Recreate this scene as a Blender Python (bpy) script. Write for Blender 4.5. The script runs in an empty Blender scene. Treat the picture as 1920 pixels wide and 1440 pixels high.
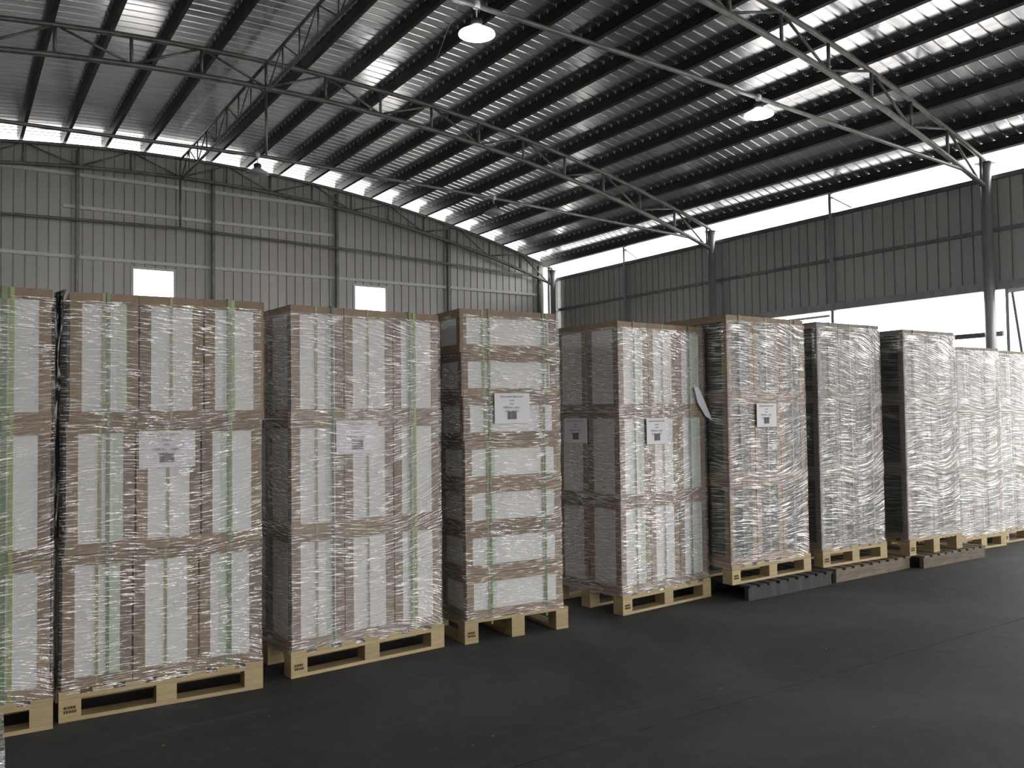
import bpy, math, random
from mathutils import Vector, Matrix, noise
random.seed(7)
S = bpy.context.scene
COL = S.collection
R = math.radians

# ------------------------------------------------------------------ camera, world, exposure
F_PX, YAW, PIT, ROL, CAM_H = 1588.0, R(33.7), R(2.02), R(-0.75), 1.5
fw = Vector((math.sin(YAW)*math.cos(PIT), math.cos(YAW)*math.cos(PIT), math.sin(PIT)))
r0 = Vector((math.cos(YAW), -math.sin(YAW), 0)); u0 = r0.cross(fw)
rr = r0*math.cos(ROL) + u0*math.sin(ROL); uu = -r0*math.sin(ROL) + u0*math.cos(ROL)
cam_data = bpy.data.cameras.new('camera'); cam = bpy.data.objects.new('camera', cam_data)
COL.objects.link(cam); S.camera = cam
cam_data.sensor_width = 36.0; cam_data.lens = F_PX/1920*36.0; cam_data.clip_end = 300
m3 = Matrix((rr, uu, -fw)).transposed()
cam.matrix_world = Matrix.Translation((0, 0, CAM_H)) @ m3.to_4x4()

W = bpy.data.worlds.new('overcast_sky'); S.world = W; W.use_nodes = True
bg = W.node_tree.nodes['Background']
bg.inputs[0].default_value = (1.0, 0.98, 0.96, 1); bg.inputs[1].default_value = 6.5

S.view_settings.view_transform = 'Standard'; S.view_settings.look = 'None'
S.view_settings.gamma = 1.0; S.view_settings.use_curve_mapping = False
S.view_settings.exposure = 0.0
S.cycles.transparent_max_bounces = 24
S.cycles.max_bounces = 10; S.cycles.diffuse_bounces = 5; S.cycles.glossy_bounces = 5
S.cycles.sample_clamp_indirect = 6.0
S.cycles.use_denoising = True

def portal(name, loc, rot, sx, sy):
    l = bpy.data.lights.new(name, 'AREA'); l.shape = 'RECTANGLE'; l.size = sx; l.size_y = sy
    l.cycles.is_portal = True
    o = bpy.data.objects.new(name, l); COL.objects.link(o); o.location = loc; o.rotation_euler = rot
    return o

# ------------------------------------------------------------------ building constants
XR, XE, XW = 4.15, 14.25, -5.95        # ridge, east wall, west wall
YG, YF = 19.3, -12.0                   # gable wall, wall behind the camera
def zax(x): return 7.12 - 0.0157*(x-XR)**2     # axis of the top chord
def zroof(x): return zax(x) + 0.29
def zbot(x): return 6.70 - 0.0160*(x-XR)**2    # axis of the bottom chord
OPEN_TOP = 3.45
portal('sky_portal_east', (XE+0.1, 2.4, 1.75), (0, R(90), 0), 3.4, 21.4)
portal('sky_portal_front', (5.0, YF-0.1, 2.3), (R(90), 0, 0), 10.0, 4.6)
portal('sky_portal_eave', (XE+0.02, 4.0, 5.52), (0, R(90), 0), 0.42, 30.0)

# ------------------------------------------------------------------ helpers
class MB:
    def __init__(s): s.v = []; s.f = []; s.smooth = []
    def box(s, x0, x1, y0, y1, z0, z1):
        n = len(s.v)
        s.v += [(x0,y0,z0),(x1,y0,z0),(x1,y1,z0),(x0,y1,z0),(x0,y0,z1),(x1,y0,z1),(x1,y1,z1),(x0,y1,z1)]
        s.f += [(n,n+3,n+2,n+1),(n+4,n+5,n+6,n+7),(n,n+1,n+5,n+4),(n+1,n+2,n+6,n+5),(n+2,n+3,n+7,n+6),(n+3,n,n+4,n+7)]
        return s
    def obox(s, a, b, w, h, up=(0,0,1)):          # bar from a to b, w across, h along up
        a = Vector(a); b = Vector(b); d = (b-a).normalized(); up = Vector(up)
        sx = d.cross(up)
        if sx.length < 1e-4: sx = d.cross(Vector((1,0,0)))
        sx.normalize(); uz = sx.cross(d).normalized()
        n = len(s.v)
        for p in (a, b):
            for i, j in ((-1,-1),(1,-1),(1,1),(-1,1)):
                s.v.append(tuple(p + sx*(i*w/2) + uz*(j*h/2)))
        s.f += [(n,n+1,n+2,n+3),(n+7,n+6,n+5,n+4)]
        for k in range(4):
            s.f.append((n+k, n+4+k, n+4+(k+1)%4, n+(k+1)%4))
        return s
    def tube(s, pts, r, seg=10, cap=True):
        pts = [Vector(p) for p in pts]; rings = []
        for i, p in enumerate(pts):
            d = (pts[min(i+1, len(pts)-1)] - pts[max(i-1, 0)]).normalized()
            a = Vector((0,0,1)) if abs(d.z) < 0.9 else Vector((1,0,0))
            sx = d.cross(a).normalized(); sy = sx.cross(d)
            n = len(s.v)
            for k in range(seg):
                t = 2*math.pi*k/seg
                s.v.append(tuple(p + sx*(math.cos(t)*r) + sy*(math.sin(t)*r)))
            rings.append(n)
        for a, b in zip(rings, rings[1:]):
            for k in range(seg):
                s.smooth.append(len(s.f)); s.f.append((a+k, a+(k+1)%seg, b+(k+1)%seg, b+k))
        if cap:
            s.f.append(tuple(rings[0]+k for k in range(seg))[::-1]); s.f.append(tuple(rings[-1]+k for k in range(seg)))
        return s
    def lathe(s, prof, seg=28, c=(0,0)):
        rings = []
        for r_, z in prof:
            n = len(s.v); rings.append(n)
            for k in range(seg):
                t = 2*math.pi*k/seg; s.v.append((c[0]+math.cos(t)*r_, c[1]+math.sin(t)*r_, z))
        for a, b in zip(rings, rings[1:]):
            for k in range(seg):
                s.smooth.append(len(s.f)); s.f.append((a+k, a+(k+1)%seg, b+(k+1)%seg, b+k))
        s.f.append(tuple(rings[0]+k for k in range(seg))[::-1]); s.f.append(tuple(rings[-1]+k for k in range(seg)))
        return s
    def mesh(s, name, mat):
        m = bpy.data.meshes.new(name); m.from_pydata(s.v, [], s.f)
        if mat: m.materials.append(mat)
        for i in s.smooth: m.polygons[i].use_smooth = True
        m.update(); return m
def link(name, mesh, parent=None, loc=None, rz=0.0):
    o = bpy.data.objects.new(name, mesh); COL.objects.link(o)
    if parent: o.parent = parent
    if loc: o.location = loc
    if rz: o.rotation_euler = (0, 0, rz)
    return o
def tag(o, label=None, cat=None, group=None, kind=None):
    if label: o['label'] = label
    if cat: o['category'] = cat
    if group: o['group'] = group
    if kind: o['kind'] = kind
    return o
def empty(name, loc=(0,0,0), rz=0.0, **k):
    o = link(name, None, None, loc, rz); o.empty_display_size = 0.2
    return tag(o, **k)

# ------------------------------------------------------------------ materials
def newmat(name):
    m = bpy.data.materials.new(name); m.use_nodes = True
    nt = m.node_tree; b = nt.nodes['Principled BSDF']
    return m, nt, b
def N(nt, t, **k):
    n = nt.nodes.new(t)
    for a, v in k.items():
        if a == 'ins':
            for i, x in v.items(): n.inputs[i].default_value = x
        else: setattr(n, a, v)
    return n
def coords(nt, scale=(1,1,1), kind='Object'):
    tc = N(nt, 'ShaderNodeTexCoord'); mp = N(nt, 'ShaderNodeMapping'); mp.inputs['Scale'].default_value = scale
    nt.links.new(tc.outputs[kind], mp.inputs[0]); return mp.outputs[0]
def ramp(nt, src, stops):
    r = N(nt, 'ShaderNodeValToRGB'); e = r.color_ramp.elements
    while len(e) < len(stops): e.new(0.5)
    for k, (p, c) in enumerate(stops):
        e[k].position = p; e[k].color = (*c, 1) if len(c) == 3 else c
    nt.links.new(src, r.inputs[0]); return r.outputs[0]
def noisy(name, c1, c2, scale=(3,3,3), rough=0.6, metal=0.0, bump=0.0, nscale=1.0, detail=4, rrange=None, rand=0.0, spec=0.5):
    m, nt, b = newmat(name)
    v = coords(nt, scale)
    n = N(nt, 'ShaderNodeTexNoise', ins={'Scale': nscale, 'Detail': detail, 'Roughness': 0.6}); nt.links.new(v, n.inputs['Vector'])
    col = ramp(nt, n.outputs['Fac'], [(0.3, c1), (0.7, c2)])
    if rand:
        oi = N(nt, 'ShaderNodeObjectInfo'); hs = N(nt, 'ShaderNodeHueSaturation')
        mr = N(nt, 'ShaderNodeMapRange', ins={3: 1-rand, 4: 1+rand}); nt.links.new(oi.outputs['Random'], mr.inputs[0])
        nt.links.new(mr.outputs[0], hs.inputs['Value']); nt.links.new(col, hs.inputs['Color']); col = hs.outputs[0]
    nt.links.new(col, b.inputs['Base Color'])
    b.inputs['Roughness'].default_value = rough; b.inputs['Metallic'].default_value = metal
    b.inputs['Specular IOR Level'].default_value = spec
    if rrange:
        q = N(nt, 'ShaderNodeMapRange', ins={3: rrange[0], 4: rrange[1]}); nt.links.new(n.outputs['Fac'], q.inputs[0]); nt.links.new(q.outputs[0], b.inputs['Roughness'])
    if bump:
        bp = N(nt, 'ShaderNodeBump', ins={'Strength': bump, 'Distance': 0.01}); nt.links.new(n.outputs['Fac'], bp.inputs['Height']); nt.links.new(bp.outputs[0], b.inputs['Normal'])
    return m
M = {}
M['roof'] = noisy('aluzinc_roof_sheet', (0.88,0.89,0.94), (0.94,0.95,0.99), (0.7,5,1), metal=0.93, bump=0.04, nscale=1.6, rrange=(0.13,0.24), rand=0.06)
M['wall'] = noisy('grey_wall_sheet', (0.46,0.455,0.44), (0.54,0.535,0.52), (1,1,0.25), rough=0.5, metal=0.35, nscale=1.2, rand=0.05)
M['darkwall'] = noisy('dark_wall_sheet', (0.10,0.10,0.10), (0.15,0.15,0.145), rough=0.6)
M['steel'] = noisy('grey_painted_steel', (0.15,0.155,0.15), (0.28,0.28,0.27), (2,2,2), rough=0.42, metal=0.5, nscale=3)
M['dark_steel'] = noisy('dark_purlin_steel', (0.030,0.030,0.030), (0.060,0.058,0.055), (2,2,2), rough=0.5, metal=0.4, nscale=2)
M['column'] = noisy('column_paint', (0.29,0.30,0.30), (0.40,0.41,0.41), (4,4,1.2), rough=0.38, metal=0.45, nscale=2)
M['galv'] = noisy('galvanised_rail', (0.66,0.66,0.64), (0.92,0.92,0.90), (14,14,14), rough=0.5, metal=0.0, nscale=2, detail=6)
M['kraft'] = noisy('kraft_board', (0.215,0.155,0.100), (0.30,0.222,0.148), (6,6,6), rough=0.62, nscale=2, rand=0.16)
M['white'] = noisy('white_carton', (0.66,0.68,0.68), (0.76,0.77,0.77), (3,3,3), rough=0.5, nscale=1.5, rand=0.05)
M['deep'] = noisy('dark_green_black_carton', (0.040,0.050,0.045), (0.075,0.09,0.08), (5,5,1), rough=0.35, nscale=1.5, rand=0.15)
M['kraft_dull'] = noisy('dull_kraft', (0.20,0.17,0.145), (0.27,0.235,0.20), (6,6,6), rough=0.6, nscale=2, rand=0.12)
M['dim'] = noisy('grey_green_carton', (0.24,0.27,0.27), (0.42,0.44,0.43), (5,5,1), rough=0.5, nscale=1.5, rand=0.15)
M['mint'] = noisy('pale_mint', (0.50,0.60,0.50), (0.56,0.65,0.56), (3,3,3), rough=0.4)
M['olive'] = noisy('olive_strap', (0.24,0.26,0.12), (0.33,0.34,0.17), (3,3,30), rough=0.35)
M['green'] = noisy('green_strap', (0.12,0.19,0.09), (0.18,0.27,0.13), (3,3,30), rough=0.35)
M['lime'] = noisy('lime_strap', (0.26,0.32,0.09), (0.35,0.41,0.13), (3,3,30), rough=0.35)
M['teal'] = noisy('dark_green_strap', (0.05,0.10,0.07), (0.09,0.15,0.11), (3,3,30), rough=0.35)
M['pine'] = noisy('pine_wood', (0.38,0.29,0.15), (0.52,0.41,0.235), (3,3,26), rough=0.65, bump=0.2, nscale=1.6, rand=0.12)
M['old_dark'] = noisy('dark_weathered_wood', (0.028,0.030,0.030), (0.065,0.066,0.064), (18,3,3), rough=0.8, bump=0.3, nscale=1.6, rand=0.2)
M['old'] = noisy('weathered_wood', (0.12,0.098,0.075), (0.26,0.215,0.165), (3,3,18), rough=0.8, bump=0.3, nscale=1.6, rand=0.25)
M['ink'] = noisy('grey_ink', (0.10,0.10,0.12), (0.17,0.17,0.19), rough=0.7)
M['burn'] = noisy('burnt_stamp', (0.05,0.03,0.015), (0.14,0.08,0.04), (60,60,60), rough=0.8)
M['paper'] = noisy('label_paper', (0.70,0.69,0.73), (0.76,0.75,0.79), rough=0.55)
M['ground'] = noisy('outside_concrete', (0.34,0.33,0.31), (0.45,0.44,0.42), (0.5,0.5,0.5), rough=0.9)
M['alu'] = noisy('lamp_aluminium', (0.50,0.50,0.52), (0.62,0.62,0.64), rough=0.3, metal=0.8)
M['black'] = noisy('lamp_driver', (0.02,0.02,0.022), (0.04,0.04,0.042), rough=0.4)
M['opal'] = noisy('opal_cover', (0.35,0.33,0.33), (0.42,0.40,0.40), rough=0.25)
m, nt, b = newmat('lit_led_cover'); M['led'] = m
b.inputs['Emission Color'].default_value = (0.95, 0.97, 1, 1); b.inputs['Emission Strength'].default_value = 60
m, nt, b = newmat('glowing_acrylic_shade'); M['litshade'] = m
b.inputs['Emission Color'].default_value = (0.95, 0.97, 1, 1); b.inputs['Emission Strength'].default_value = 5
M['acrylic'] = noisy('acrylic_shade', (0.55,0.53,0.53), (0.62,0.60,0.60), rough=0.2)
# window sheet: thin clear glass
m, nt, b = newmat('clear_pane'); M['pane'] = m
b.inputs['Base Color'].default_value = (1,1,1,1); b.inputs['Roughness'].default_value = 0.02
b.inputs['Transmission Weight'].default_value = 1.0; b.inputs['IOR'].default_value = 1.0
# floor
m, nt, b = newmat('dark_worn_concrete'); M['floor'] = m
v = coords(nt, (0.45,0.45,0.45), 'Object'); n1 = N(nt, 'ShaderNodeTexNoise', ins={'Scale': 1.3, 'Detail': 8, 'Roughness': 0.62, 'Distortion': 0.4}); nt.links.new(v, n1.inputs['Vector'])
c1 = ramp(nt, n1.outputs['Fac'], [(0.34, (0.028,0.030,0.031)), (0.5, (0.048,0.051,0.053)), (0.66, (0.086,0.092,0.096))])
v2 = coords(nt, (0.25,3.0,1)); n2 = N(nt, 'ShaderNodeTexNoise', ins={'Scale': 1.2, 'Detail': 7, 'Roughness': 0.7, 'Distortion': 0.8}); nt.links.new(v2, n2.inputs['Vector'])
s2 = ramp(nt, n2.outputs['Fac'], [(0.60, (0,0,0)), (0.72, (1,1,1))])
v3 = coords(nt, (1,1,1)); n3 = N(nt, 'ShaderNodeTexNoise', ins={'Scale': 9.0, 'Detail': 6, 'Roughness': 0.7}); nt.links.new(v3, n3.inputs['Vector'])
s3 = ramp(nt, n3.outputs['Fac'], [(0.48, (0,0,0)), (0.72, (1,1,1))])
mx = N(nt, 'ShaderNodeMix', data_type='RGBA'); nt.links.new(s2, mx.inputs[0]); nt.links.new(c1, mx.inputs[6]); mx.inputs[7].default_value = (0.11,0.115,0.115,1)
mul = N(nt, 'ShaderNodeMath', operation='MULTIPLY', ins={1: 0.6}); nt.links.new(s2, mul.inputs[0]); nt.links.new(mul.outputs[0], mx.inputs[0])
mx2 = N(nt, 'ShaderNodeMix', data_type='RGBA'); mul2 = N(nt, 'ShaderNodeMath', operation='MULTIPLY', ins={1: 0.25}); nt.links.new(s3, mul2.inputs[0]); nt.links.new(mul2.outputs[0], mx2.inputs[0])
nt.links.new(mx.outputs[2], mx2.inputs[6]); mx2.inputs[7].default_value = (0.13,0.13,0.125,1)
nt.links.new(mx2.outputs[2], b.inputs['Base Color'])
rg = N(nt, 'ShaderNodeMapRange', ins={3: 0.62, 4: 0.92}); nt.links.new(n1.outputs['Fac'], rg.inputs[0]); nt.links.new(rg.outputs[0], b.inputs['Roughness'])
bp = N(nt, 'ShaderNodeBump', ins={'Strength': 0.25, 'Distance': 0.01}); nt.links.new(n1.outputs['Fac'], bp.inputs['Height']); nt.links.new(bp.outputs[0], b.inputs['Normal'])

def film_mat(name, haze, crease, tint=(0.96,0.95,0.95), tilt=0.0, sx=6.5, diff=0.3, bump=0.6, lo_=0.50, hi_=0.60):
    """stretch film: clear sheet with fine taut creases, their glints partly painted as whitish streaks"""
    m = bpy.data.materials.new(name); m.use_nodes = True; nt = m.node_tree; nt.nodes.clear()
    out = N(nt, 'ShaderNodeOutputMaterial')
    tc = N(nt, 'ShaderNodeTexCoord')
    # low frequency warp lets the creases fan up and down
    lo = N(nt, 'ShaderNodeTexNoise', ins={'Scale': 1.3, 'Detail': 0}); nt.links.new(tc.outputs['Object'], lo.inputs['Vector'])
    sub = N(nt, 'ShaderNodeMath', operation='SUBTRACT', ins={1: 0.5}); nt.links.new(lo.outputs['Fac'], sub.inputs[0])
    sx_ = N(nt, 'ShaderNodeSeparateXYZ'); nt.links.new(tc.outputs['Object'], sx_.inputs[0])
    xy = N(nt, 'ShaderNodeMath', operation='ADD'); nt.links.new(sx_.outputs[0], xy.inputs[0]); nt.links.new(sx_.outputs[1], xy.inputs[1])
    sl = N(nt, 'ShaderNodeMath', operation='MULTIPLY', ins={1: 0.16+tilt}); nt.links.new(sub.outputs[0], sl.inputs[0])
    sc = N(nt, 'ShaderNodeMath', operation='MULTIPLY'); nt.links.new(sl.outputs[0], sc.inputs[0]); nt.links.new(xy.outputs[0], sc.inputs[1])
    cx = N(nt, 'ShaderNodeCombineXYZ'); nt.links.new(sc.outputs[0], cx.inputs[2])
    add = N(nt, 'ShaderNodeVectorMath', operation='ADD'); nt.links.new(tc.outputs['Object'], add.inputs[0]); nt.links.new(cx.outputs[0], add.inputs[1])
    mp = N(nt, 'ShaderNodeMapping'); mp.inputs['Scale'].default_value = (sx, sx, 150); nt.links.new(add.outputs[0], mp.inputs[0])
    n1 = N(nt, 'ShaderNodeTexNoise', ins={'Scale': 1.0, 'Detail': 3, 'Roughness': 0.6}); nt.links.new(mp.outputs[0], n1.inputs['Vector'])
    mp2 = N(nt, 'ShaderNodeMapping'); mp2.inputs['Scale'].default_value = (3, 3, 26); nt.links.new(add.outputs[0], mp2.inputs[0])
    n2 = N(nt, 'ShaderNodeTexNoise', ins={'Scale': 1.0, 'Detail': 2}); nt.links.new(mp2.outputs[0], n2.inputs['Vector'])
    hsum = N(nt, 'ShaderNodeMath', operation='MULTIPLY_ADD', ins={1: 1.0}); nt.links.new(n2.outputs['Fac'], hsum.inputs[0]); nt.links.new(n1.outputs['Fac'], hsum.inputs[2])
    bp = N(nt, 'ShaderNodeBump', ins={'Strength': bump, 'Distance': 0.010}); nt.links.new(hsum.outputs[0], bp.inputs['Height'])
    # crease mask, paints bright glint streaks into the film, more in patches
    pt = N(nt, 'ShaderNodeTexNoise', ins={'Scale': 4.0, 'Detail': 2}); nt.links.new(tc.outputs['Object'], pt.inputs['Vector'])
    pr = ramp(nt, pt.outputs['Fac'], [(0.30, (0.25,)*3), (0.68, (1.0,)*3)])
    cr = ramp(nt, n1.outputs['Fac'], [(lo_, (0,0,0)), (hi_, (1,1,1))])
    mk = N(nt, 'ShaderNodeMath', operation='MULTIPLY'); nt.links.new(pr, mk.inputs[0]); nt.links.new(cr, mk.inputs[1])
    lw = N(nt, 'ShaderNodeLayerWeight', ins={0: 0.35})
    f1 = N(nt, 'ShaderNodeMath', operation='MULTIPLY_ADD', ins={1: crease, 2: haze}); nt.links.new(mk.outputs[0], f1.inputs[0])
    f2 = N(nt, 'ShaderNodeMath', operation='MULTIPLY_ADD', ins={1: 0.25}); nt.links.new(lw.outputs['Fresnel'], f2.inputs[0]); nt.links.new(f1.outputs[0], f2.inputs[2]); f2.use_clamp = True
    gl = N(nt, 'ShaderNodeBsdfGlossy', ins={'Roughness': 0.13, 'Color': (1,0.98,0.97,1)}); nt.links.new(bp.outputs[0], gl.inputs['Normal'])
    df = N(nt, 'ShaderNodeBsdfDiffuse', ins={'Color': (0.85,0.83,0.83,1)}); nt.links.new(bp.outputs[0], df.inputs['Normal'])
    ms = N(nt, 'ShaderNodeMixShader', ins={0: diff}); nt.links.new(gl.outputs[0], ms.inputs[1]); nt.links.new(df.outputs[0], ms.inputs[2])
    tr = N(nt, 'ShaderNodeBsdfTransparent', ins={'Color': (*tint, 1)})
    mm = N(nt, 'ShaderNodeMixShader'); nt.links.new(f2.outputs[0], mm.inputs[0]); nt.links.new(tr.outputs[0], mm.inputs[1]); nt.links.new(ms.outputs[0], mm.inputs[2])
    nt.links.new(mm.outputs[0], out.inputs[0]); return m
M['film_light'] = film_mat('stretch_film_light', 0.045, 1.0, sx=11.0, lo_=0.535, hi_=0.605, diff=0.38, tilt=0.15)
M['film_mid'] = film_mat('stretch_film_medium', 0.10, 1.0, sx=9.0, lo_=0.52, hi_=0.60, diff=0.36, tilt=0.3)
M['film_heavy'] = film_mat('stretch_film_heavy', 0.06, 0.72, tilt=0.55, sx=4.0, diff=0.26, bump=0.65, lo_=0.50, hi_=0.585)
M['film_six'] = film_mat('stretch_film_over_dark', 0.06, 0.80, tilt=0.35, sx=5.0, diff=0.28, bump=0.65, lo_=0.51, hi_=0.59)

# ------------------------------------------------------------------ floor: cast slabs with joints
floor = empty('floor', kind='structure')
ys = [-12.0, -8.95, -2.95, 3.05, 9.05, 15.05, 19.5]; xs = [-6.1, 0.2, 6.25, 12.3, 14.4]
for i in range(len(xs)-1):
    for j in range(len(ys)-1):
        g = 0.004; gx = 0.0012
        mb = MB().box(xs[i]+gx, xs[i+1]-gx, ys[j]+g, ys[j+1]-g, -0.2, 0)
        link('floor_slab', mb.mesh('floor_slab', M['floor']), floor)
link('joint_filler', MB().box(-6.1, 14.4, -12, 19.5, -0.24, -0.012).mesh('joint_filler', M['black']), floor)
fl = MB(); rf = random.Random(11)
for _ in range(46):
    x, y = rf.uniform(0.5, 9.0), rf.uniform(0.9, 4.3); a = rf.uniform(0, 3); l = rf.uniform(0.006, 0.022)
    fl.obox((x, y, 0.0012), (x+l*math.cos(a), y+l*math.sin(a), 0.0012), l*0.45, 0.0022)
o = link('floor_crumbs', fl.mesh('floor_crumbs', M['old']), floor); o['kind'] = 'stuff'
gr = link('floor_outside', MB().box(-70, 90, -80, 90, -0.5, -0.26).mesh('ground', M['ground'])); gr['kind'] = 'structure'

# ------------------------------------------------------------------ roof: corrugated sheets and purlins
RIB = 0.205
def ribs(a, b):
    """profile points (position, offset) for trapezoid ribs between a and b"""
    out = []; k0 = math.ceil(a/RIB - 1e-6); p = k0*RIB
    out.append((a, 0.0))
    while p < b - 0.05:
        if p > a + 0.01: out += [(p-0.022, 0.0), (p-0.010, 1.0), (p+0.010, 1.0), (p+0.022, 0.0)]
        p += RIB
    out.append((b, 0.0)); return out
ceiling = empty('ceiling', kind='structure')
def roof_mesh(x0, x1):
    mb = MB(); prof = [(0.0,0)]
    for k in range(4):
        c = 0.10 + k*RIB; prof += [(c-0.020,0), (c-0.010,0.024), (c+0.010,0.024), (c+0.020,0)]
    prof.append((4*RIB+0.03, 0))
    nx = 14
    for i in range(nx+1):
        x = x0 + (x1-x0)*i/nx
        for y, h in prof: mb.v.append((x, y, zroof(x)+h))
    L = len(prof)
    for i in range(nx):
        for j in range(L-1):
            a = i*L+j; mb.f.append((a, a+1, a+L+1, a+L))
    me = mb.mesh('roof_sheet', M['roof']); return me
spans = [(-6.15, -1.0), (-1.05, 4.15), (4.15, 9.35), (9.30, 14.42)]
rm = [roof_mesh(*s) for s in spans]
k = 0; y = YF - 0.2
while y < YG - 0.3:
    for q, me in enumerate(rm):
        link('roof_sheet', me, ceiling, (0, y, 0.0008*((k+q) % 2)))
    y += 4*RIB; k += 1
link('ridge_cap', MB().obox((XR,YF-0.2,zroof(XR)+0.045), (XR,YG+0.4,zroof(XR)+0.045), 0.4, 0.01).mesh('ridge_cap', M['roof']), ceiling)
PX = [4.84 + 0.775*i for i in range(13)]; PX += [2*XR - p for p in PX]
def purlin(x):
    mb = MB(); sl = -0.0314*(x-XR); th = math.atan(sl)
    zt = zroof(x) - 0.004
    # C section: web and two lips
    n = Vector((math.sin(-th), 0, math.cos(th))); t = Vector((math.cos(th), 0, math.sin(th)))
    c = Vector((x, 0, zt))
    def P(a, bb): p = c + t*a - n*bb; return p
    for (a0,a1,b0,b1) in ((-0.003,0.003,0,0.17),(-0.003,0.06,0,0.005),(-0.003,0.06,0.165,0.17),(0.055,0.06,0,0.02),(0.055,0.06,0.15,0.17)):
        i = len(mb.v)
        for yy in (YF, YG+0.40):
            for a, b_ in ((a0,b0),(a1,b0),(a1,b1),(a0,b1)):
                p = P(a, b_); mb.v.append((p.x, yy, p.z))
        mb.f += [(i,i+1,i+2,i+3),(i+7,i+6,i+5,i+4)] + [(i+q,i+4+q,i+4+(q+1)%4,i+(q+1)%4) for q in range(4)]
    return mb.mesh('purlin', M['dark_steel'])
for x in PX: link('purlin', purlin(x), ceiling)
# pale chips painting the light seen through the ribs beside each purlin
sc = MB()
for x in PX:
    if x < -1: continue
    y = 4.3
    while y < 19:
        sc.box(x-0.05, x-0.038, y-0.006, y+0.006, zroof(x-0.045)-0.03, zroof(x-0.045)+0.01); y += RIB
o = link('rib_light_chips', sc.mesh('rib_light_chips', M['galv']), ceiling); o['kind'] = 'stuff'

# ------------------------------------------------------------------ walls
def sheet_x(x0, x1, y, zb, ztf, out=1):
    """wall sheet in plane y, ribs stand outward (out=+1 -> +y)"""
    mb = MB(); pts = []
    n = max(1, round((x1-x0)/RIB)); w = (x1-x0)/n
    pts = [(x0, 0)]
    for k in range(n):
        c = x0 + w*k + 0.03 if k else x0 + 0.03
        pts += [(c-0.014, 0), (c-0.008, 0.028), (c+0.008, 0.028), (c+0.014, 0)]
    pts.append((x1, 0))
    for x, h in pts:
        mb.v.append((x, y + out*h, zb)); mb.v.append((x, y + out*h, ztf(x)))
    for i in range(len(pts)-1): mb.f.append((2*i, 2*i+2, 2*i+3, 2*i+1))
    return mb.mesh('wall_sheet', M['wall'])
def sheet_y(y0, y1, x, zb, zt, out=1):
    mb = MB(); n = max(1, round((y1-y0)/RIB)); w = (y1-y0)/n; pts = [(y0, 0)]
    for k in range(n):
        c = y0 + w*k + 0.03; pts += [(c-0.014, 0), (c-0.008, 0.028), (c+0.008, 0.028), (c+0.014, 0)]
    pts.append((y1, 0))
    for y, h in pts:
        mb.v.append((x + out*h, y, zb)); mb.v.append((x + out*h, y, zt))
    for i in range(len(pts)-1): mb.f.append((2*i, 2*i+2, 2*i+3, 2*i+1))
    return mb.mesh('wall_sheet', M['wall'])
# gable wall (far)
gable = empty('wall_back', kind='structure')
gtop = lambda x: zax(x) + 0.10
WIN = [(3.24, 4.08), (8.26, 9.10)]
WB, WT = 3.55, 4.70
edges = []
x = -5.95
cuts = [WIN[0][0], WIN[0][1], WIN[1][0], WIN[1][1], 13.985]
while x < 13.975:
    nx = x + 0.82
    for c in cuts:
        if x + 0.01 < c < nx + 0.25: nx = c; break
    edges.append((x, min(nx, 13.985))); x = nx
for a, b_ in edges:
    if any(abs(a-w0) < 0.01 for w0, w1 in WIN):
        link('wall_sheet', sheet_x(a, b_, YG, WT, gtop), gable)
        link('wall_sheet', sheet_x(a, b_, YG, 0, lambda q: WB), gable)
    else:
        link('wall_sheet', sheet_x(a, b_, YG, 0, gtop), gable)
link('wall_sheet', sheet_x(14.12, 14.34, YG, 0, gtop), gable)
for z, x0, x1, mt in ((4.83,-5.8,13.85,'galv'), (5.86,1.92,7.72,'galv'), (6.53,0.0,7.72,'galv'), (3.75,-5.8,13.85,'steel'), (2.4,-5.8,13.85,'steel'), (1.2,-5.8,13.85,'steel')):
    link('rail', MB().box(x0, x1, YG-0.055, YG-0.004, z-0.036, z+0.036).mesh('rail', M[mt]), gable)
for x in (-3.4, -0.6, 2.18, 4.88, 7.78, 10.85, 13.75):
    link('post', MB().box(x-0.03, x+0.03, YG-0.16, YG-0.056, 0, zax(x)-0.05 ).mesh('post', M['steel']), gable)
for i, (a, b_) in enumerate(WIN):
    w = empty('window_%d' % (i+1), (0,0,0), kind='structure')
    fr = MB().box(a-0.03,a+0.02,YG-0.03,YG+0.03,WB-0.03,WT+0.03).box(b_-0.02,b_+0.03,YG-0.03,YG+0.03,WB-0.03,WT+0.03)
    fr.box(a+0.02,b_-0.02,YG-0.03,YG+0.03,WT-0.02,WT+0.03).box(a+0.02,b_-0.02,YG-0.03,YG+0.03,WB-0.03,WB+0.02)
    link('window_frame', fr.mesh('window_frame', M['galv']), w)
    link('pane', MB().box(a+0.02,b_-0.02,YG-0.002,YG+0.002,WB+0.02,WT-0.02).mesh('pane', M['pane']), w)
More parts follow.
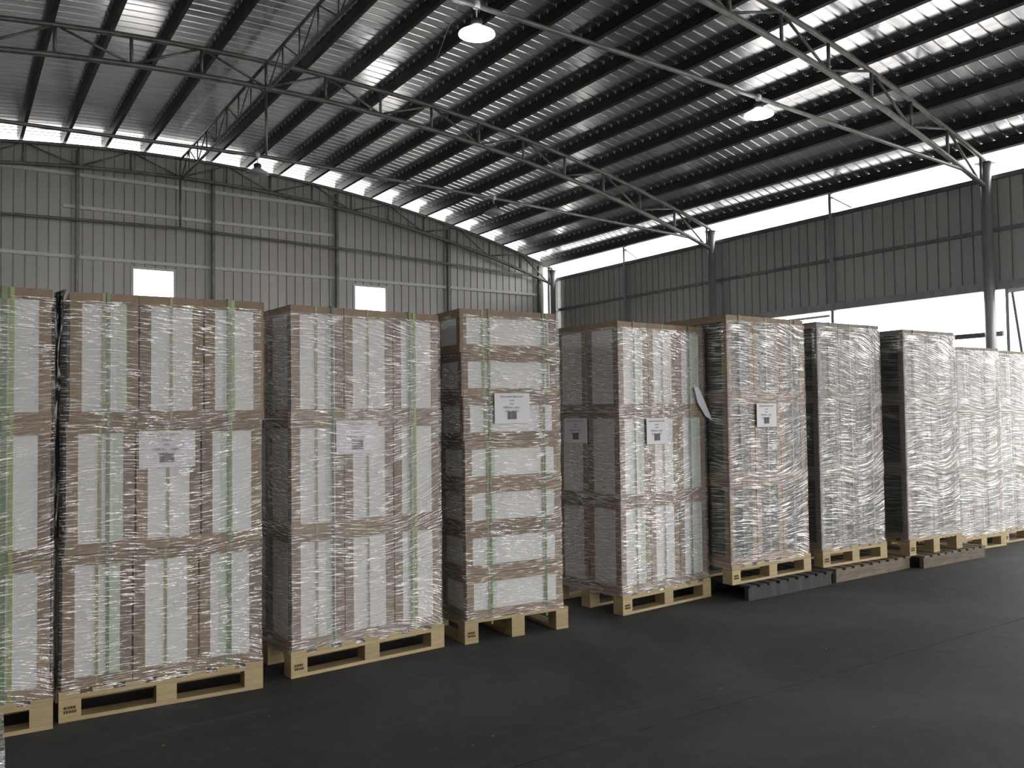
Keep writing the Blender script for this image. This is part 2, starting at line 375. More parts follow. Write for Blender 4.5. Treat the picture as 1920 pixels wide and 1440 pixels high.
# east wall (right): sheets above the long opening, full height beyond the second column
east = empty('wall_right', kind='structure')
WTOP = 5.27
y = YG - 0.02
yo = [13.15]
while y > -9:
    ny = y - 0.82
    if y > 13.15 > ny: ny = 13.15
    zb = 0.0 if y > 13.16 else (OPEN_TOP + 0.08)
    link('wall_sheet', sheet_y(ny, y, XE+0.06, zb, WTOP), east); y = ny
while y > YF:
    link('wall_sheet', sheet_y(y-0.82, y, XE+0.06, 0, WTOP), east); y -= 0.82
link('rail', MB().box(XE+0.005, XE+0.058, YF, YG-0.1, 4.38, 4.44).mesh('rail', M['steel']), east)
link('rail', MB().box(XE-0.01, XE+0.085, YF, YG-0.1, 5.24, 5.31).mesh('rail', M['steel']), east)
link('header_beam', MB().box(XE-0.02, XE+0.10, -9, 13.1, 3.42, 3.56).mesh('header_beam', M['column']), east)
link('header_angle', MB().box(XE-0.03, XE+0.02, 10.2, 13.1, 3.30, 3.345).mesh('header_angle', M['galv']), east)
for y in (16.15, 10.13, 4.2, -1.8):
    link('post', MB().box(XE-0.03, XE+0.055, y-0.03, y+0.03, 0, 5.70).mesh('post', M['column']), east)
    link('post_brace', MB().obox((XE, y, 5.64), (XE+0.02, y-0.45, 5.33), 0.02, 0.02).mesh('post_brace', M['steel']), east)
link('guard_rail', MB().box(XE-0.03, XE+0.03, 6.98, 10.08, 2.66, 2.74).mesh('guard_rail', M['steel']), east)
# west wall and the wall behind the camera
west = empty('wall_left', kind='structure')
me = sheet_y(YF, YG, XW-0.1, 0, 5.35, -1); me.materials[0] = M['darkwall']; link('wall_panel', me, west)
front = empty('wall_front', kind='structure')
for a, b_, zb in ((XW-0.1, 0.0, 0), (0.0, 10.0, 4.6), (10.0, XE, 0)):
    link('wall_panel', sheet_x(a, b_, YF, zb, lambda q: zax(q), -1), front)

# ------------------------------------------------------------------ steel columns
def column(x, y, label, r=0.085, top=5.50):
    c = empty('column', (x, y, 0), label=label, cat='column', group='round steel columns')
    link('shaft', MB().tube([(0,0,0.02),(0,0,top)], r, 24).mesh('shaft', M['column']), c)
    link('base_plate', MB().box(-0.17,0.17,-0.17,0.17,0,0.02).mesh('base_plate', M['steel']), c)
    link('cap_plate', MB().box(-0.125,0.125,-0.125,0.125,top,top+0.010).mesh('cap_plate', M['steel']), c)
    mb = MB()
    for dy in (-1, 1): mb.v += [(0,dy*0.085,top),(0,dy*0.15,top),(0,dy*0.085,top-0.12)]
    return c
column(14.14, 7.12, 'tall round grey steel column rising past the right-hand opening, nearest on the right wall')
column(14.14, 13.12, 'round grey steel column at the right end of the middle roof truss')
column(14.12, 19.05, 'round grey steel column in the far corner of the hall')
for y in (7.12, 13.12, 19.05):
    pass

# ------------------------------------------------------------------ roof trusses
def truss(y, label, with_hanger=True):
    t = empty('roof_truss', (0, y, 0), label=label, cat='truss', group='arched pipe trusses')
    x0, x1 = -5.8, 14.12
    xs_ = [x0 + (x1-x0)*i/40 for i in range(41)]
    link('top_chord', MB().tube([(x,0,zax(x)) for x in xs_], 0.038, 12).mesh('top_chord', M['steel']), t)
    xb = [x0 + (x1-x0)*i/40 for i in range(41)]
    link('bottom_chord', MB().tube([(x,0,zbot(x)) for x in xb], 0.042, 12).mesh('bottom_chord', M['steel']), t)
    st = 0.985
    for k in range(-10, 11):
        x = XR + k*st
        if x < x0+0.1 or x > x1-0.1: continue
        link('web_post', MB().tube([(x,0,zbot(x)+0.03),(x,0,zax(x)-0.03)], 0.025, 8).mesh('web_post', M['steel']), t)
        if k % 2:
            for s_ in (-1, 1):
                xe = XR + (k+s_)*st
                if xe > x1 or xe < x0: xe = min(max(xe, x0+0.25), x1-0.35)
                a = Vector((x+s_*0.07, 0, zax(x+s_*0.07)-0.03)); e = Vector((xe-s_*0.06, 0, zbot(xe)+0.035))
                link('web_diagonal', MB().tube([a, e], 0.020, 8).mesh('web_diagonal', M['steel']), t)
    # cambered tie pipe
    zt = 5.60
    tie = [(XR-9.35,0,5.30),(XR-4.3,0,5.50),(XR,0,zt),(XR+4.3,0,5.50),(XR+9.35,0,5.30)]
    link('tie_pipe', MB().tube(tie[:5], 0.028, 10).mesh('tie_pipe', M['steel']), t)
    link('king_rod', MB().tube([(XR,0,zt+0.02),(XR,0,zbot(XR)-0.03)], 0.022, 8).mesh('king_rod', M['steel']), t)
    return t
truss(7.12, 'nearest arched pipe truss, at top right, meeting the tall column')
truss(13.12, 'middle arched pipe truss sweeping across the whole roof')
truss(19.05, 'farthest arched pipe truss, against the gable wall')
# longitudinal ridge truss between the frames
for y0, y1, lab in ((7.2, 13.05, 'near length of lattice girder running along the ridge between trusses'), (13.2, 18.97, 'far length of lattice girder along the ridge, ending at the gable')):
    g = empty('ridge_girder', (XR, y0, 0), label=lab, cat='girder', group='ridge lattice girders')
    L = y1-y0; zb_, zt_ = 6.64, 7.09
    link('bottom_chord', MB().tube([(0,0,zb_),(0,L,zb_)], 0.026, 10).mesh('bottom_chord', M['steel']), g)
    link('top_chord', MB().tube([(0,0,zt_),(0,L,zt_)], 0.026, 10).mesh('top_chord', M['steel']), g)
    n = 8
    for k in range(n+1):
        yy = L*k/n
        if 0 < k < n: link('web_post', MB().tube([(0,yy,zb_+0.02),(0,yy,zt_-0.02)], 0.014, 8).mesh('web_post', M['steel']), g)
        if k < n:
            a, b_ = (yy+0.04, L*(k+1)/n-0.04)
            za, zb2 = (zt_-0.02, zb_+0.02) if k % 2 else (zb_+0.02, zt_-0.02)
            link('web_diagonal', MB().tube([(0,a,za),(0,b_,zb2)], 0.012, 8).mesh('web_diagonal', M['steel']), g)
# thin wire
wr = link('wire', MB().tube([(5.62,9.3,7.2),(5.9,10.4,6.98),(6.3,11.6,6.9),(6.72,13.05,7.02)], 0.004, 6).mesh('wire', M['galv']))
tag(wr, 'thin pale wire hanging slack from the roof to the middle truss', 'wire')

# ------------------------------------------------------------------ lamps
def lamp(x, y, z, tie_z, lit, label, rad=0.185):
    l = empty('pendant_lamp', (x, y, z), label=label, cat='lamp', group='high bay lamps')
    link('lamp_shade', MB().lathe([(rad,0.0),(rad*0.98,0.012),(rad*0.62,0.05),(0.055,0.085),(0.05,0.09)], 36).mesh('lamp_shade', M['litshade'] if lit else M['acrylic']), l)
    link('lamp_cover', MB().lathe([(rad*0.2,-0.035),(rad*0.7,-0.022),(rad*0.97,-0.001)], 36).mesh('lamp_cover', M['led'] if lit else M['opal']), l)
    link('lamp_housing', MB().lathe([(0.052,0.09),(0.058,0.10),(0.058,0.15),(0.03,0.165),(0.012,0.17)], 24).mesh('lamp_housing', M['black']), l)
    hg = link('hanger', MB().tube([(0,0,0.168),(0,0,tie_z-z-0.02)], 0.008, 8).mesh('hanger', M['galv']), l)
    link('hanger_clamp', MB().lathe([(0.036,tie_z-z-0.03),(0.04,tie_z-z-0.01),(0.04,tie_z-z+0.03),(0.03,tie_z-z+0.04)], 16).mesh('hanger_clamp', M['galv']), hg)
    return l
lamp(4.38, 7.12, 5.30, 5.60, True, 'lit pendant lamp nearest the top of the picture')
lamp(8.59, 7.12, 5.27, 5.495, True, 'lit pendant lamp on the right, near the tall column side')
lamp(4.01, 13.12, 5.31, 5.60, False, 'unlit pendant lamp against the bright gable gap, on the left')
lamp(8.40, 13.12, 5.22, 5.50, False, 'unlit pendant lamp with pale underside under the middle truss tie')

# ------------------------------------------------------------------ gate frame beyond the near column
g = empty('door_1', (14.32, 6.9, 0), kind='structure')
link('door_post', MB().box(-0.025,0.025,0.0,0.05,0,3.42).mesh('door_post', M['column']), g)
link('door_rail', MB().box(-0.02,0.02,-2.2,0.0,3.36,3.42).mesh('door_rail', M['galv']), g)
link('door_brace', MB().obox((0,-0.06,3.36),(0,-0.42,0.3), 0.04, 0.055, (1,0,0)).mesh('door_brace', M['column']), g)
link('door_rail', MB().box(-0.02,0.02,-2.2,0.0,0.3,0.36).mesh('door_rail', M['galv']), g)
link('door_post', MB().box(-0.025,0.025,-2.25,-2.2,0,3.42).mesh('door_post', M['column']), g)

# ------------------------------------------------------------------ pallets
mcache = {}
def cmesh(key, fn):
    if key not in mcache: mcache[key] = fn()
    return mcache[key]
def pallet(loc, rz, w, d, mat, label, cat='pallet', turned=False, h=0.15, group='wooden pallets', stamp=True, bottom=True):
    """w along the visible front. Deck boards run front to back (turned: along the front)"""
    p = empty('pallet', loc, rz, label=label, cat=cat, group=group)
    T = 0.02; s = h/0.15
    bw = 0.1
    def add(nm, x0,x1,y0,y1,z0,z1):
        return link(nm, cmesh((nm,round(x1-x0,3),round(y1-y0,3),round(z1-z0,3),mat), lambda: MB().box(0,x1-x0,0,y1-y0,0,z1-z0).mesh(nm, M[mat])), p, (x0,y0,z0))
    z_bl0, z_bl1 = (T*s, h-2*T*s)
    bx = [0, (w-bw)/2, w-bw]; by = [0, (d-bw)/2, d-bw]
    for x in bx:
        for y in by:
            zb = z_bl0
            bk = add('block', x, x+bw, y+0.001, y+bw-0.001, z_bl0+0.0005, z_bl1-0.0005)
            if x == 0 and y == 0: first = bk
    if not turned:
        for y in by:
            add('bottom_board', 0, w, y, y+bw, 0, T*s)
            add('stringer_board', 0, w, y, y+bw, z_bl1, z_bl1+T*s)
        n = 7; g_ = (w - n*0.095)/(n-1)
        for k in range(n):
            x = k*(0.095+g_); add('deck_board', x, x+0.095, 0.002, d, h-T*s, h)
    else:
        for x in bx:
            add('bottom_board', x, x+bw, 0, d, 0, T*s)
            add('stringer_board', x, x+bw, 0, d, z_bl1, z_bl1+T*s)
        n = 7; g_ = (d - n*0.095)/(n-1)
        for k in range(n):
            y = k*(0.095+g_); add('deck_board', 0, w, y-0.002, y+0.095, h-T*s, h)
    if stamp:
        mb = MB(); rnd = random.Random(len(label))
        for r_ in range(2):
            x = 0.022
            while x < 0.075:
                ww = rnd.choice((0.004,0.007,0.010)); mb.box(x, x+ww, -0.0012, 0.0, 0.062-r_*0.020, 0.076-r_*0.020); x += ww+0.003
        link('stamp', mb.mesh('stamp', M['burn']), first, (0, -0.0012, -z_bl0-0.0005))
    return p

# ------------------------------------------------------------------ cartons
CB = 0.055
def carton(loc, rz, w, d, h, body, label, group, straps=(), capc='kraft', cap=0.055, board=CB, deep_straps=True, extra_seam=None):
    c = empty('carton', loc, rz, label=label, cat='carton', group=group)
    e = 0.003
    link('carton_body', cmesh(('cb',w,d,h,body), lambda: MB().box(e,w-e,e,d-e,0.002,h-0.004).mesh('carton_body', M[body])), c)
    def tray(nm, z0, z1):
        def mk():
            mb = MB().box(-e,w+e,-e,0.0,0,z1-z0).box(-e,w+e,d,d+e,0,z1-z0).box(-e,0,0,d,0,z1-z0).box(w,w+e,0,d,0,z1-z0)
            zz = (z1-z0-e, z1-z0) if nm == 'top_tray' else (0, e)
            mb.box(0,w,0,d,*zz); return mb.mesh(nm, M[capc])
        link(nm, cmesh((nm,w,d,capc,cap), mk), c, (0,0,z0))
    tray('top_tray', h-cap, h); tray('bottom_tray', 0.0, cap)
    def cbm(sx, sy):
        def mk():
            z0, z1 = cap*0.6, h-cap*0.6
            mb = MB()
            xa, xb = (0.0005, board) if sx == 0 else (w-board, w-0.0005)
            ya, yb = (0.0005, board) if sy == 0 else (d-board, d-0.0005)
            if sy == 0: mb.box(xa, xb, 0.0005, 0.0035, z0, z1)
            else: mb.box(xa, xb, d-0.0035, d-0.0005, z0, z1)
            if sx == 0: mb.box(0.0005, 0.0035, 0.0035 if sy == 0 else ya, yb, z0, z1)
            else: mb.box(w-0.0035, w-0.0005, 0.0035 if sy == 0 else ya, yb, z0, z1)
            return mb.mesh('corner_board', M[capc])
        return cmesh(('cbd',w,d,h,capc,cap,board,sx,sy), mk)
    for sx in (0,1):
        for sy in (0,1): link('corner_board', cbm(sx, sy), c)
    for (x, sw, sm) in straps:
        nm = 'mint_band' if sm == 'mint' else 'strap'  # mint: flat pale greenish band on the carton panel near its strap
        def mk():
            o_ = 0.0050 if nm == 'strap' else 0.0040; t = 0.0012
            lo = -o_-t
            if nm == 'mint_band':
                return MB().box(0,sw,0.0018,0.0029,cap,h-cap).mesh('mint_band', M[sm])
            mb = MB().box(0,sw,lo,-o_,-0.0,h+0.0012).box(0,sw,-o_,d+o_,h+0.0002,h+0.0014).box(0,sw,d+o_,d+o_+t,0,h)
            return mb.mesh('strap', M[sm])
        link(nm, cmesh((nm,sw,sm,d,h), mk), c, (x-sw/2, 0, 0))
    return c

# ------------------------------------------------------------------ stretch film shell
def film(A, rz, w, d, z0, z1, seams, mat, label, seed, amp=1.0, drape=0.0):
    mb = MB(); off = 0.0145; rc = 0.02
    per = []      # perimeter samples: (x, y, nx, ny, s)
    def seg(p, q, n, nrm):
        for i in range(n): t = i/n; per.append((p[0]+(q[0]-p[0])*t, p[1]+(q[1]-p[1])*t, nrm[0], nrm[1]))
    def arc(cx, cy, a0):
        for i in range(4):
            a = a0 + math.pi/2*i/4; per.append((cx+rc*math.cos(a), cy+rc*math.sin(a), math.cos(a), math.sin(a)))
    x0, x1, y0, y1 = -off, w+off, -off, d+off
    seg((x0+rc,y0), (x1-rc,y0), 44, (0,-1)); arc(x1-rc, y0+rc, -math.pi/2)
    seg((x1,y0+rc), (x1,y1-rc), 24, (1,0)); arc(x1-rc, y1-rc, 0)
    seg((x1-rc,y1), (x0+rc,y1), 16, (0,1)); arc(x0+rc, y1-rc, math.pi/2)
    seg((x0,y1-rc), (x0,y0+rc), 24, (-1,0)); arc(x0+rc, y0+rc, math.pi)
    P = len(per); s_acc = [0.0]
    for i in range(1, P): s_acc.append(s_acc[-1] + math.hypot(per[i][0]-per[i-1][0], per[i][1]-per[i-1][1]))
    nz = 120; rows = [(z0 + (z1-z0)*k/nz, 0.0) for k in range(nz+1)]
    for z, inward in rows:
        bulge = 0.0
        for sz in seams:
            bulge = max(bulge, math.exp(-((z-sz)/0.05)**2))
        for i, (x, y, nx, ny) in enumerate(per):
            sl = 0.05*noise.noise(Vector((s_acc[i]*1.5, z*2, seed+9))); q = Vector((s_acc[i]*1.6 + seed*17.3, (z+sl)*26, seed)); q2 = Vector((s_acc[i]*1.2 + seed*5.1, (z+sl)*9, seed+40))
            dd = amp*(0.0024*noise.noise(q) + 0.0018*noise.noise(q2)) + 0.003*bulge - 0.0015*(1-bulge)
            dd = max(dd, -0.0045)
            mb.v.append((x + nx*(dd-inward), y + ny*(dd-inward), z))
    for r_ in range(len(rows)-1):
        for i in range(P):
            a = r_*P+i; b_ = r_*P+(i+1) % P
            mb.smooth.append(len(mb.f)); mb.f.append((a, b_, b_+P, a+P))
    o = link('stretch_film', mb.mesh('stretch_film', M[mat]), None, (A[0], A[1], 0), rz)
    tag(o, label, 'plastic film', 'stretch film around the stacks'); return o

def loop_strap(A, rz, x, sw, d, z0, z1, mat, label, y0=0.0):
    """long strap around the whole load and under the pallet deck"""
    o_, t = 0.0078, 0.0014
    mb = MB().box(0,sw,-o_-t,-o_,z0,z1+0.004).box(0,sw,-o_,d+o_,z1+0.0026,z1+0.004).box(0,sw,d+o_,d+o_+t,z0,z1+0.004).box(0,sw,-o_,d+o_,z0-0.0014,z0)
    o = link('packing_strap', mb.mesh('packing_strap', M[mat]), None, (A[0]+math.cos(rz)*(x-sw/2), A[1]+math.sin(rz)*(x-sw/2), 0), rz)
    tag(o, label, 'strap', 'long packing straps'); return o

def text_mesh(txt, size):
    c = bpy.data.curves.new('t', 'FONT'); c.body = txt; c.size = size; c.align_x = 'CENTER'; c.extrude = 0.0002; c.resolution_u = 1
    o = bpy.data.objects.new('t', c); COL.objects.link(o)
    dg = bpy.context.evaluated_depsgraph_get(); me = bpy.data.meshes.new_from_object(o.evaluated_get(dg))
    bpy.data.objects.remove(o); me.materials.clear(); me.materials.append(M['ink']); return me
def paper_label(loc, rz, w, h, lines, label, side=False, curl=0.0):
    p = empty('paper_label', loc, rz, label=label, cat='label', group='printed paper labels')
    mb = MB(); n = 10
    for i in range(n+1):
        for j in (0, 1):
            x = w*i/n; z = -h*j; mb.v.append((x, -0.001-curl*(i/n)**2*(1-j*0.4), z))
    for i in range(n): mb.f.append((2*i, 2*i+1, 2*i+3, 2*i+2))
    sh = link('paper_sheet', mb.mesh('paper_sheet', M['paper']), p)
    md = sh.modifiers.new('thick', 'SOLIDIFY'); md.thickness = 0.0006
    zc = -h*0.08
    for txt, size, gap in lines:
        me = text_mesh(txt, size)
        o = link('printed_text', me, sh, (w*0.48, -0.0024-curl*0.2, zc-size*0.75)); o.rotation_euler = (R(90), 0, 0); zc -= size*gap
    mb = MB(); x = w*0.36; rnd = random.Random(3)
    while x < w*0.62:
        ww = rnd.choice((0.0016,0.0028,0.0042)); mb.box(x, x+ww, -0.0026-curl*0.2, -0.0021-curl*0.2, -h*0.86, -h*0.60); x += ww + rnd.choice((0.0014,0.0024))
    link('barcode', mb.mesh('barcode', M['ink']), sh)
    return p

# ------------------------------------------------------------------ the stacks
NAMES = {1:'leftmost stack, cut by the picture edge', 2:'second stack from the left', 3:'third stack from the left', 5:'fifth stack from the left',
         6:'sixth stack from the left', 7:'seventh stack from the left', 8:'eighth stack from the left', 9:'ninth stack from the left', 10:'tenth stack, cut by right edge'}
def stack3(k, A, B, z0, tiers_top, body, fmat, long_straps, cs, turned=False, d=0.69, amp=1.0, pal_d=0.8, inset=0.01, lab_extra='', cols=3, rear=True, capc='kraft', wtot=None, lean=0.0):
    A = Vector(A); B = Vector(B); rz = math.atan2(B.y-A.y, B.x-A.x); w = wtot or (B-A).length
    pw = round(w, 3)
    pallet((A.x, A.y, z0), rz, pw, pal_d if not turned else 1.0, 'pine', 'pale pine pallet under the ' + NAMES[k], turned=turned)
    zb = z0 + 0.151
    ux = Vector((math.cos(rz), math.sin(rz), 0)); vy = Vector((-math.sin(rz), math.cos(rz), 0))
    O = Vector((A.x, A.y, 0)) + ux*inset + vy*0.02
    cwf = (pw - 2*inset)/cols; cw = round(cwf-0.008, 4); th = (tiers_top - zb)/3; ch = round(th-0.003, 4)
    cd = round(d/2-0.006, 4)
    colname = {3:('left','middle','right'), 2:('left','right')}[cols]; tname = ('bottom','middle','top')
    for t in range(3):
        for c in range(cols):
            jx, jy = random.uniform(-0.0015,0.0015) + lean*t, random.uniform(-0.001,0.003)
            p = O + ux*(c*cwf+0.004+jx) + vy*jy
            carton((p.x, p.y, zb + t*th), rz, cw, cd, ch, body, '%s-tier %s carton at the front of the %s' % (tname[t], colname[c], NAMES[k]), 'tall brown-edged cartons', straps=cs[c], capc=capc)
        if rear:
            p = O + ux*0.004 + vy*(d/2+0.002)
            carton((p.x, p.y, zb + t*th), rz, cw, cd, ch, body, '%s-tier carton at the back left side of the %s' % (tname[t], NAMES[k]), 'tall brown-edged cartons', straps=(), capc=capc)
    seams = [zb, zb+th, zb+2*th, tiers_top]
    film(O, rz, pw-2*inset, d, z0+0.125, tiers_top-(0.045 if 'heavy' not in fmat else 0.035), seams, fmat, 'clear creased stretch film wrapped around the ' + NAMES[k], k, amp)
    for (x, sw, mt, ll) in long_straps:
        loop_strap(O, rz, x, sw, d, z0+0.108 if not turned else z0+0.108, tiers_top, mt, ll + ' strap down the front of the ' + NAMES[k])
    return O, rz, ux, vy
rt = [ (0.155,0.016,'olive'), (0.245,0.06,'mint') ]
a = [ (0.155,0.014,'olive'), (0.255,0.075,'mint') ]; bb = [ (0.155,0.013,'olive') ]; cc = [ (0.150,0.018,'lime'), (0.118,0.04,'mint') ]
o1 = stack3(1, (-0.56,4.765), (0.44,4.722), 0, 2.15, 'white', 'film_light', [(0.20,0.018,'olive','olive'), (0.775,0.024,'green','dark green')], [a, bb, cc], amp=1.0)
o2 = stack3(2, (0.47,4.78), (1.47,4.73), 0, 2.152, 'white', 'film_light', [(0.209,0.016,'green','dark green'), (0.815,0.018,'green','right-hand green')], [a, bb, cc], lean=0.014)
o3 = stack3(3, (1.65,4.79), (2.69,4.86), 0, 2.158, 'white', 'film_mid', [(0.262,0.015,'teal','dark green'), (0.80,0.015,'green','right-hand green')], [a, bb, cc])
o5 = stack3(5, (4.16,4.80), (5.17,4.88), 0, 2.19, 'white', 'film_mid', [(0.165,0.014,'teal','left-hand dark green'), (0.80,0.014,'teal','right-hand dark green')], [[(0.24,0.05,'mint')], bb, [(0.2,0.09,'mint')]], amp=1.3)
o6 = stack3(6, (5.19,4.67), (6.20,4.69), 0.118, 2.280, 'deep', 'film_six', [(0.15,0.014,'teal','left-hand dark'), (0.87,0.014,'teal','right-hand dark')], [bb, bb, bb], amp=1.15)
o7 = stack3(7, (6.39,4.71), (7.30,4.68), 0.118, 2.284, 'deep', 'film_heavy', [(0.17,0.014,'teal','left-hand dark'), (0.73,0.014,'teal','right-hand dark')], [bb, bb, bb], amp=1.15, capc='kraft_dull')
o8 = stack3(8, (7.52,4.59), (8.38,4.56), 0.118, 2.256, 'deep', 'film_heavy', [(0.16,0.014,'teal','left-hand dark')], [bb, bb], turned=True, cols=2, amp=1.15, capc='kraft_dull')
o9 = stack3(9, (8.80,4.80), (9.62,4.75), 0, 2.15, 'dim', 'film_heavy', [(0.5,0.014,'teal','dark')], [bb, bb, bb], amp=1.15, capc='kraft_dull')
o10 = stack3(10, (9.72,4.82), (10.72,4.80), 0.0, 2.14, 'dim', 'film_heavy', [(0.2,0.014,'green','green')], [bb, bb, bb], amp=1.15, capc='kraft_dull')

# stack 4: seven low wide cartons on a turned pallet
A = Vector((2.82,4.82)); B = Vector((3.63,4.77)); rz = math.atan2(B.y-A.y, B.x-A.x)
N4 = 'narrow seven-carton stack'
pallet((A.x,A.y,0), rz, 0.81, 1.0, 'pine', 'pale pine pallet with three open feet under the ' + N4, turned=True)
ux = Vector((math.cos(rz), math.sin(rz), 0)); vy = Vector((-math.sin(rz), math.cos(rz), 0))
O4 = Vector((A.x,A.y,0)) + ux*0.012 + vy*0.012
th = (2.205-0.151)/7; ordn = ['lowest','sixth','fifth','fourth','third','second','topmost']
shift = [0.014, 0.010, 0.008, 0.010, 0.0, -0.012, -0.020]
for t in range(7):
    for r_ in range(2):
        p = O4 + ux*shift[t] + vy*(r_*0.352)
        lab = ('%s low wide carton from the top at the front of the %s' if 0 < t < 6 else '%s low wide carton at the front of the %s') % (ordn[t], N4)
        if r_: lab = ('%s low carton from the top behind the front one in the %s' if 0 < t < 6 else '%s low carton behind the front one in the %s') % (ordn[t], N4)
        carton((p.x,p.y,0.151+t*th), rz, 0.748, 0.345, round(th-0.003,4), 'white', lab, 'low wide brown-edged cartons',
               straps=[(0.165,0.015,'olive'),(0.675 if t>4 else 0.60,0.013,'olive'),(0.20,0.045,'mint')] if r_ == 0 else (), cap=0.056, board=0.05)
seams = [0.151+k*th for k in range(8)]
film(O4, rz, 0.752, 0.70, 0.145, 2.165, seams, 'film_light', 'clear creased stretch film wrapped around the ' + N4, 4, 1.0)
loop_strap(O4 + ux*0.0, rz, 0.195, 0.014, 0.70, 0.108, 2.205, 'green', 'left-hand green strap down the front of the ' + N4)
loop_strap(O4 + ux*0.0, rz, 0.625, 0.014, 0.70, 0.108, 2.205, 'green', 'right-hand green strap down the front of the ' + N4)

# dark weathered base pallets
base_labels = ['dark weathered base pallet under the sixth stack', 'brown weathered base pallet under the seventh stack', 'brown weathered base pallet under the eighth stack']
def base_pallet(loc, rz, w, d, mat, label, h=0.116):
    p = empty('pallet', loc, rz, label=label, cat='pallet', group='weathered base pallets')
    for y in (0.0, d/2-0.02, d-0.04):
        link('stringer', MB().box(0, w, y+0.004, y+0.044, 0, h-0.0185).mesh('stringer', M[mat]), p)
    n = 9; g_ = (w-n*0.085)/(n-1); rnd = random.Random(int(w*1000))
    for k in range(n):
        x = k*(0.085+g_); link('deck_board', cmesh(('bdb',mat), lambda: MB().box(0,0.085,0,0.97,0,0.018).mesh('deck_board', M[mat])), p, (x, rnd.uniform(-0.012,0.002), h-0.018))
    return p
base_pallet((5.27,4.575,0), R(0.5), 1.06, 0.96, 'old_dark', base_labels[0])
base_pallet((6.42,4.60,0), R(0.8), 1.14, 0.96, 'old', base_labels[1])
base_pallet((7.63,4.52,0), R(-0.8), 1.07, 0.96, 'old', base_labels[2])

# ------------------------------------------------------------------ paper labels
def on(O, rz, u_, v_, z): return (O.x + math.cos(rz)*u_ - math.sin(rz)*v_, O.y + math.sin(rz)*u_ + math.cos(rz)*v_, z)
L = [('TEXAS HDW RED DUSK', 0.017, 1.55), ('12118', 0.016, 1.5), ('LAYER', 0.013, 1.7), ('ITEM NO.: 6X12', 0.019, 1.25), ('QTY: 14 KITS', 0.019, 1.2)]
L2 = [('TEXAS HDW  RED OAK', 0.017, 1.55), ('TABLE', 0.018, 1.4), ('14836', 0.014, 1.7), ('ITEM NO.: 54836', 0.019, 1.25), ('QTY: 12 PCS', 0.015, 1.2)]
paper_label(on(o2[0],o2[1],0.355,-0.0068,1.435), o2[1], 0.28, 0.195, L2, 'white printed label with barcode on the second stack')
paper_label(on(o3[0],o3[1],0.285,-0.0068,1.473), o3[1], 0.285, 0.205, L2, 'white printed label with barcode on the third stack')
paper_label(on(O4,rz,0.225,-0.020,1.640), rz, 0.275, 0.205, L, 'white printed label with barcode on the narrow seven-carton stack')
paper_label(on(o5[0],o5[1],0.275,-0.022,1.452), o5[1], 0.235, 0.20, L, 'white printed label with barcode on the front of the fifth stack')
paper_label(on(o6[0],o6[1],0.325,-0.024,1.560), o6[1], 0.25, 0.195, L, 'white printed label with barcode on the sixth stack')
# label on the dark left side of stack 5
ps = on(o5[0], o5[1], -0.022, 0.58, 1.46)
pl = paper_label(ps, o5[1]-R(90), 0.26, 0.195, L, 'shaded white label on the left side of the fifth stack')
# loose sheet flapping off stack 5
mb = MB(); n = 8
base = Vector(on(o5[0], o5[1], 0.835, -0.026, 0))
pts = [(0.0,1.70),(0.05,1.695),(0.075,1.66),(0.20,1.42),(0.125,1.46),(0.04,1.57)]
mb.v = [(x, -0.012*x/0.2-0.01*(x/0.2)**2, z) for x, z in pts] + [(x, -0.012*x/0.2-0.01*(x/0.2)**2+0.002, z) for x, z in pts]
mb.f = [(5,4,3,2,1,0),(6,7,8,9,10,11)] + [(i,(i+1)%6,6+(i+1)%6,6+i) for i in range(6)]
o = link('paper_sheet', mb.mesh('paper_sheet', M['paper']), None, (base.x, base.y, 0), o5[1]); tag(o, 'loose pointed white sheet sticking out at the right of the fifth stack', 'sheet')

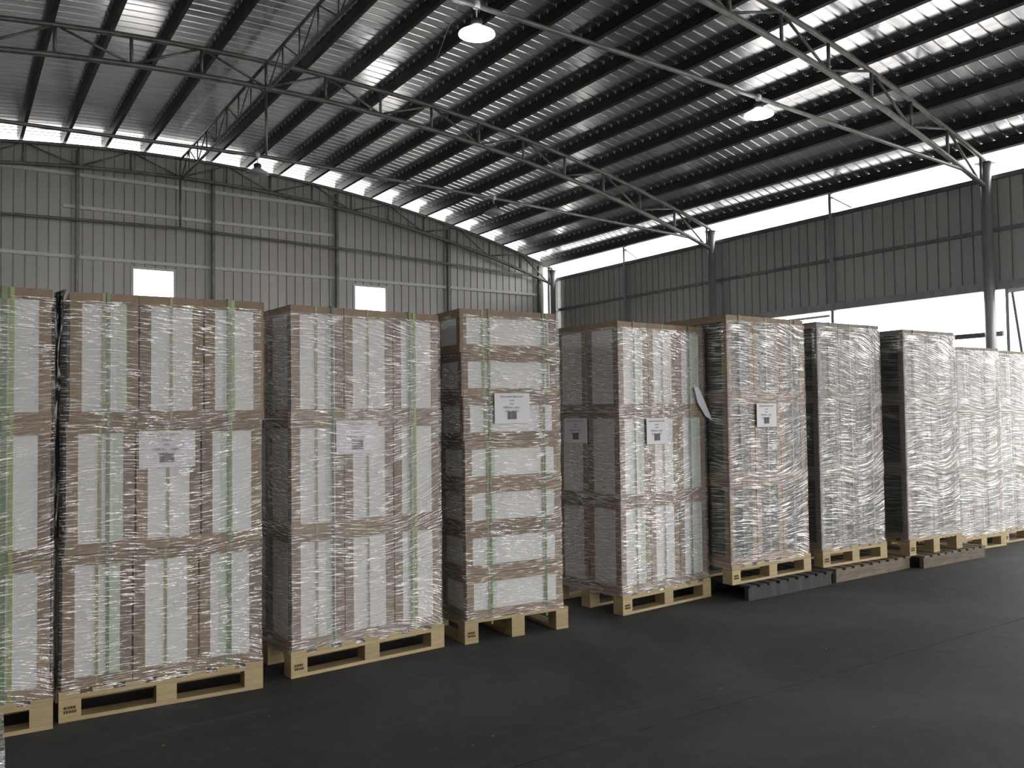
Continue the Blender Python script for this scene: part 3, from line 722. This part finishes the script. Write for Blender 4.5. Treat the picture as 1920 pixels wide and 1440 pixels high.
# ------------------------------------------------------------------ loose film tails
def tail(O, rz, pts, wid, mat, label, seed):
    mb = MB(); n = len(pts); m_ = 9; rnd = random.Random(seed)
    fine = []
    for i in range(n-1):
        for s_ in range(8):
            t = s_/8; fine.append([pts[i][q]+(pts[i+1][q]-pts[i][q])*t for q in range(3)])
    fine.append(list(pts[-1]))
    for i, p in enumerate(fine):
        for j in range(m_):
            a = j/(m_-1)-0.5
            q = Vector((i*0.16, j*0.55, seed)); h = noise.noise(q)*0.035 + noise.noise(q*3.1)*0.012
            mb.v.append((p[0] + a*wid*(0.85+0.15*math.sin(i*0.5+seed)), p[1] + h, p[2] + a*0.02))
    for i in range(len(fine)-1):
        for j in range(m_-1):
            k_ = i*m_+j; mb.smooth.append(len(mb.f)); mb.f.append((k_, k_+1, k_+m_+1, k_+m_))
    o = link('film_tail', mb.mesh('film_tail', M[mat]), None, (O.x, O.y, 0), rz); tag(o, label, 'plastic film', 'loose film tails'); return o
m, nt, b = newmat('black_film'); M['blackfilm'] = m
b.inputs['Base Color'].default_value = (0.012,0.013,0.014,1); b.inputs['Roughness'].default_value = 0.12
tail(o2[0], o2[1], [(-0.012,0.0,2.15),(-0.028,-0.01,2.05),(-0.035,-0.005,1.8),(-0.037,0.0,1.62),(-0.035,0.02,1.3),(-0.035,0.03,0.9)], 0.062, 'blackfilm', 'crumpled shiny black film hanging in the gap left of the second stack', 3)
tail(O4, rz, [(-0.02,0.05,2.19),(-0.05,0.12,2.13),(-0.09,0.22,2.04)], 0.10, 'film_heavy', 'loose clear film tail at the top left of the seven-carton stack', 5)

# film-wrapped low bundle cut off by the left edge
bn = empty('wrapped_bundle', (-0.62,3.66,0), R(-2), label='low film-wrapped white bundle cut off by the lower left picture edge', cat='bundle')
link('bundle_core', MB().box(0,0.80,0,0.45,0.0,0.30).mesh('bundle_core', M['dim']), bn)
link('bundle_film', MB().box(-0.006,0.806,-0.006,0.456,0.001,0.306).mesh('bundle_film', M['film_mid']), bn)
